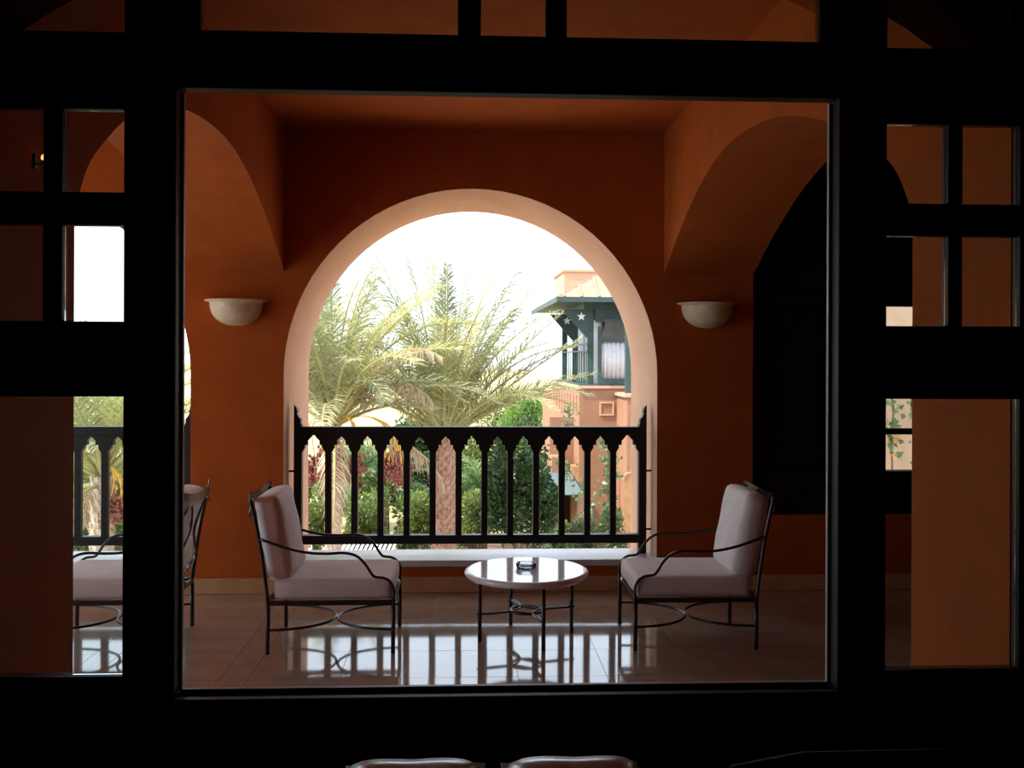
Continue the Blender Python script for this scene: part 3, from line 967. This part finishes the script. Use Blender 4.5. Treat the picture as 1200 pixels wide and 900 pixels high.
# ---- opposite house
hc = W(679, 453, 24.0)
house = empty('house', (hc.x, hc.y, ZG), R(1.2))
tag(house, 'salmon rendered house with a green timber balcony and tan tiled roof', 'house')
G = -ZG
def hb(name, x0, x1, y0, y1, z0, z1, mat, parent=None, bev=0):
    return MB().box(x0, x1, y0, y1, z0 + G, z1 + G).build(name, M[mat], parent or house, bevel=bev)
zl = hc.z                                     # balcony ledge height, about 0.78
low = hb('wall', 0, 7.5, 0, 6, ZG, zl - .04, 'house')
hb('ledge', -.06, 7.5, -.06, 6, zl - .04, zl + .03, 'peach')
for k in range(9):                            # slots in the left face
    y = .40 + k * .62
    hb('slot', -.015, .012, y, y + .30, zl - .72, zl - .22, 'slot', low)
fm = MB()
for (a, b, c, d) in ((.50, .86, .10, .14), (.50, .86, .40, .44), (.50, .54, .14, .40), (.82, .86, .14, .40)):
    fm.box(a, b, -.03, .01, c + G, d + G)
fm.build('window_surround', M['peach'], house)
hb('vent_recess', .54, .82, -.006, .01, .14, .40, 'house')
# nearer wing on the right with its own ledge and slots
wing = hb('wall', .93, 7.5, -1.35, 0, ZG, zl - .20, 'house')
hb('ledge', .87, 7.5, -1.42, 0, zl - .20, zl - .12, 'peach')
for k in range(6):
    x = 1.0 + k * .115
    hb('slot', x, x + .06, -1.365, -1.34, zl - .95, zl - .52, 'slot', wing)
# arched niche in the wing
np_ = []
cx_, rr_, zs_ = 1.00, .13, -1.30
for k in range(13):
    a = math.pi * k / 12
    np_.append((cx_ + rr_ * math.cos(a), zs_ + G + rr_ * math.sin(a)))
np_ += [(cx_ - rr_, -2.6 + G), (cx_ + rr_, -2.6 + G)]
MB().prism(np_, 'y', -1.362, -1.34).build('arched_niche', M['skirt'], wing)
ar_ = MB()
for k in range(12):
    a, b = math.pi * k / 12, math.pi * (k + 1) / 12
    q = [(cx_ + s * math.cos(t), zs_ + G + s * math.sin(t)) for s, t in ((rr_, a), (rr_ + .035, a), (rr_ + .035, b), (rr_, b))]
    ar_.prism(q, 'y', -1.385, -1.34)
ar_.build('niche_arch', M['peach'], wing)
# ground storey details left of the corner: pier, awning, lattice
pier = hb('pier', -.62, -.30, .4, 1.0, ZG, -.95, 'house')
hb('pier', -.06, .10, -.25, .02, ZG, -1.75, 'peach')
hb('wall', -.62, 0, 1.0, 1.3, ZG, zl - .8, 'house')
hb('doorway', -.16, 0.005, .02, .5, ZG, -1.15, 'skirt')
for k in range(7):                            # slatted awning
    o = MB().box(-.95, -.02, -.13, .13, -.015, .015).build('awning_slat', M['awning'], house)
    o.location = (0, .55 - k * .17, -1.30 + G - k * .07); o.rotation_euler = (R(22), 0, 0)
lt = MB()
for k in range(6):
    lt.box(-.98 + k * .075, -.955 + k * .075, .30, .33, ZG + .35 + G, -1.75 + G)
for k in range(12):
    lt.box(-.98, -.56, .295, .335, ZG + .4 + G + k * .1, ZG + .43 + G + k * .1)
lt.build('wood_lattice', M['bark'], house)
# timber balcony
zf = 2.72                                     # frieze underside
zt_ = 2.95
hb('floor_plate', 0, 7.5, 0, 6, zl + .03, zl + .06, 'green')
for (x, y) in ((.22, .12), (.22, 2.95), (.22, 5.3), (1.02, .12)):
    hb('post', x, x + .15, y, y + .15, zl + .03, zt_, 'green')
hb('post', .95, 1.11, -1.1, -.94, zl - .12, zt_ - .45, 'green')
hb('beam', .12, 7.5, .08, .30, zf, zt_, 'green')
hb('beam', .18, .40, .30, 5.5, zf, zt_, 'green')
MB().prism([(.30, 2.45 + G), (.78, 2.45 + G), (.78, 2.72 + G), (.30, 2.72 + G)], 'y', .14, .2).build('frieze_panel', M['green'], house)
# star-pierced triangular brackets on the balcony side and front
def star(c, r, plane, t, parent):
    pts = []
    for k in range(10):
        a = math.pi / 2 + k * math.pi / 5
        q = r if k % 2 == 0 else r * .42
        pts.append((c[0] + q * math.cos(a), c[1] + q * math.sin(a)))
    return MB().prism(pts, plane, t - .008, t + .008).build('star', M['white'], parent)
for y0 in (.13, 2.97):
    poly = [(.24, zf + G), (-.42, zf + G), (.19, 2.02 + G), (.24, 2.02 + G)]
    br = MB().prism(poly, 'y', y0 - .02, y0 + .02).build('bracket', M['green'], house)
    star((.06, 2.54 + G), .115, 'y', y0 - .024, br)
poly = [(.37, zf + G), (.75, zf + G), (.40, 1.95 + G), (.37, 1.95 + G)]
# side railing, curtains and glazed back
hb('handrail', .19, .25, .0, 5.4, zl + 1.02, zl + 1.08, 'green')
hb('handrail', .19, .25, .0, 5.4, zl + .86, zl + .90, 'green')
for k in range(12):
    y = .30 + k * .44
    hb('railing_bar', .21, .235, y, y + .025, zl + .06, zl + .88, 'green')
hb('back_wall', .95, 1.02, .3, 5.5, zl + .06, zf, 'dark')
def wavy(x0, x1, y, z0, z1, amp, per, name, axis='y'):
    n = 48
    vs, fs = [], []
    for i in range(n + 1):
        x = x0 + (x1 - x0) * i / n
        d = amp * math.sin(2 * math.pi * (x - x0) / per)
        p = (x, y + d) if axis == 'y' else (y + d, x)
        vs += [(p[0], p[1], z0 + G), (p[0], p[1], z1 + G)]
    fs = [(2*i, 2*i+2, 2*i+3, 2*i+1) for i in range(n)]
    o = MB().add(vs, fs).build(name, M['curtain'], house, True, fix=False)
    md = o.modifiers.new('solid', 'SOLIDIFY'); md.thickness = .012
    return o
wavy(.35, 1.35, .60, zl + .06, zf, .05, .17, 'curtain', 'x')
wavy(1.9, 4.4, .60, zl + .06, zf, .05, .17, 'curtain', 'x')
# front window: green frame, canopy board, white curtain
hb('window_frame', .46, .55, -.02, .06, zl + .06, 2.30, 'green')
hb('window_frame', .55, 1.20, -.02, .06, zl + .06, zl + .20, 'green')
hb('window_frame', .55, 1.20, -.02, .06, 1.92, 2.00, 'green')
wavy(.55, 1.20, .05, zl + .20, 1.92, .02, .11, 'curtain')
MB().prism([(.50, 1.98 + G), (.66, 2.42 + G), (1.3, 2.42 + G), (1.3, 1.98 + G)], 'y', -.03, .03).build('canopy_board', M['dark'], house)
hb('window_frame', .60, 1.3, -.04, .06, 2.40, 2.48, 'green')
hb('front_panel', .40, 1.6, .06, .10, 2.40, zf, 'green')
# arched brace on the right
bp_ = [(.95 + .0, 2.9 + G), (1.5, 2.9 + G), (1.5, 1.9 + G), (1.42, 1.9 + G), (1.38, 2.25 + G), (1.28, 2.5 + G), (1.1, 2.72 + G), (.95, 2.82 + G)]
MB().prism(bp_, 'y', -.62, -.55).build('arched_brace', M['green'], house)
# hipped roof
ex0, ey0, ex1, ey1, ez = -.62, -.75, 8.0, 6.2, zt_
rise = 1.9
run = 3.4
rf = MB()
a = [(ex0, ey0, ez + G), (ex1, ey0, ez + G), (ex1, ey1, ez + G), (ex0, ey1, ez + G)]
b = [(ex0 + run, ey0 + run, ez + rise + G), (ex1, ey0 + run, ez + rise + G)]
rf.add(a + b, [(0, 1, 5, 4), (1, 2, 5), (2, 3, 4, 5), (3, 0, 4), (3, 2, 1, 0)])
rf.build('roof', M['roof'], house)
for k in range(14):                            # roof ribs along the left slope
    y = ey0 + .15 + k * .42
    f = min(1.0, (y - ey0) / run, (ey1 - y) / run)
    if f > .03:
        MB().tube([(ex0, y, ez + .02 + G), (ex0 + run * f, y, ez + rise * f + .02 + G)], .035, 5).build('roof_rib', M['roof'], house)
for k in range(20):
    x = ex0 + .15 + k * .42
    f = min(1.0, (x - ex0) / run)
    MB().tube([(x, ey0, ez + .02 + G), (x, ey0 + run * f, ez + rise * f + .02 + G)], .035, 5).build('roof_rib', M['roof'], house)
hb('fascia', ex0 - .03, ex1, ey0 - .03, ey0 + .02, ez - .10, ez + .02, 'green')
hb('fascia', ex0 - .03, ex0 + .02, ey0, ey1, ez - .10, ez + .02, 'green')
hb('soffit', ex0, ex1, ey0, ey1, ez - .05, ez - .01, 'green')
hb('parapet_block', .05, 2.2, 3.6, 6.0, ez, 3.95, 'peach')
hb('parapet_cap', 0, 2.25, 3.55, 6.05, 3.95, 4.02, 'peach')
# far low part of the house behind the palm fronds
hb('wall', 0, .5, 6.0, 9.0, ZG, .45, 'house')

# sunlit wing seen through the screen's opening
wg = struct(MB().box(2.75, 9, 10.0, 10.4, ZG, 4.5).build('wall_garden_wing', M['peach']), 'sunlit peach garden wall seen through the timber screen')

# ---- climbing plants
def vine(name, path, n, spread, leaf, mat, label, seed, flowers=0, far=False):
    rnd = random.Random(seed)
    base = Vector(path[0])
    root = empty(name, base)
    tag(root, label, 'vine', 'climbing vines')
    pts = smooth_path([Vector(p) - base for p in path], 6)
    MB().tube(pts, .012, 5).build('stem', M['bark'], root, True)
    lm = MB(); fl = MB()
    for i in range(n):
        p = rnd.choice(pts[len(pts) // 4 if far else 0:]) + Vector((rnd.gauss(0, spread), rnd.uniform(-.08, -.01), rnd.gauss(0, spread)))
        d = Vector((rnd.uniform(-1, 1), rnd.uniform(-.6, 0), rnd.uniform(-1, .3))).normalized()
        s = d.cross(Vector((rnd.uniform(-.4, .4), -1, .2))).normalized()
        l = leaf * rnd.uniform(.7, 1.3)
        lm.add([p, p + d*l*.45 + s*l*.32, p + d*l, p + d*l*.45 - s*l*.32], [(0, 1, 2, 3)])
        if flowers and i % max(1, n // flowers) == 0:
            for k in range(5):
                a, b = k * 1.2566, (k + .6) * 1.2566
                q = p + Vector((0, -.03, 0)); r = leaf * .5
                fl.add([q, q + Vector((math.cos(a)*r, -.01, math.sin(a)*r)), q + Vector((math.cos(b)*r, -.01, math.sin(b)*r))], [(0, 1, 2)])
    tag(lm.build('foliage', M[mat], root, fix=False), kind='stuff')
    if flowers:
        tag(fl.build('blossom', M['flower'], root, fix=False), kind='stuff')
    return root
vine('climbing_vine', [(W(1046, 560, 9.9).x, 9.9, ZG), W(1046, 560, 9.9), W(1043, 510, 9.9), W(1047, 480, 9.9), W(1041, 440, 9.9), W(1047, 410, 9.9)], 90, .03, .07, 'leaf_v',
     'leafy vine with orange blossoms on the sunlit wall seen through the timber screen', 51, 9, True)
vine('climbing_vine', [(W(1072, 560, 9.9).x, 9.9, ZG), W(1072, 560, 9.9), W(1073, 500, 9.9), W(1068, 470, 9.9), W(1072, 430, 9.9)], 60, .03, .07, 'leaf_v',
     'plain green vine next to the blossoming one on the wall behind the timber screen', 52, 0, True)
vine('climbing_vine', [W(665, 512, 23.2), W(664, 497, 23.2), W(667, 485, 23.2), W(665, 477, 23.2)], 60, .07, .10, 'leaf_v',
     'short vine hanging over the slotted parapet of the salmon house', 53)
vine('climbing_vine', [W(712, 640, 22.2), W(716, 600, 22.3), W(711, 570, 22.3), W(714, 540, 22.3), W(710, 510, 22.3)], 260, .10, .11, 'leaf_v',
     'long vine climbing the salmon wall beside the arched niche', 54)
vine('climbing_vine', [W(690, 640, 21.9), W(694, 600, 22), W(683, 575, 22), W(668, 552, 22), W(655, 540, 22)], 130, .11, .11, 'leaf_v',
     'sparse vine with a slanting bare stem near the slatted awning', 55)

# ---- white slatted bench in the garden
bc_ = W(414, 642, 20.6)
bench = empty('slatted_bench', (bc_.x, bc_.y, ZG), R(-4))
tag(bench, 'white slatted bench low behind the sill, at the foot of the shrubs', 'bench')
hz_ = bc_.z - ZG
for k in range(19):
    x = -.86 + 1.72 * k / 18
    o = MB().box(-.024, .024, -.30, .30, -.012, .012).build('slat', M['white'], bench)
    o.location = (x, 0, hz_); o.rotation_euler = (R(14), R(12), 0)
for y, dz in ((-.28, -.09), (.28, .05)):
    MB().box(-.92, .92, y - .025, y + .025, hz_ + dz - .03, hz_ + dz).build('side_rail', M['white'], bench)
for x in (-.86, .86):
    for y in (-.26, .26):
        MB().box(x - .03, x + .03, y - .03, y + .03, 0, hz_ - .06).build('leg', M['white'], bench)
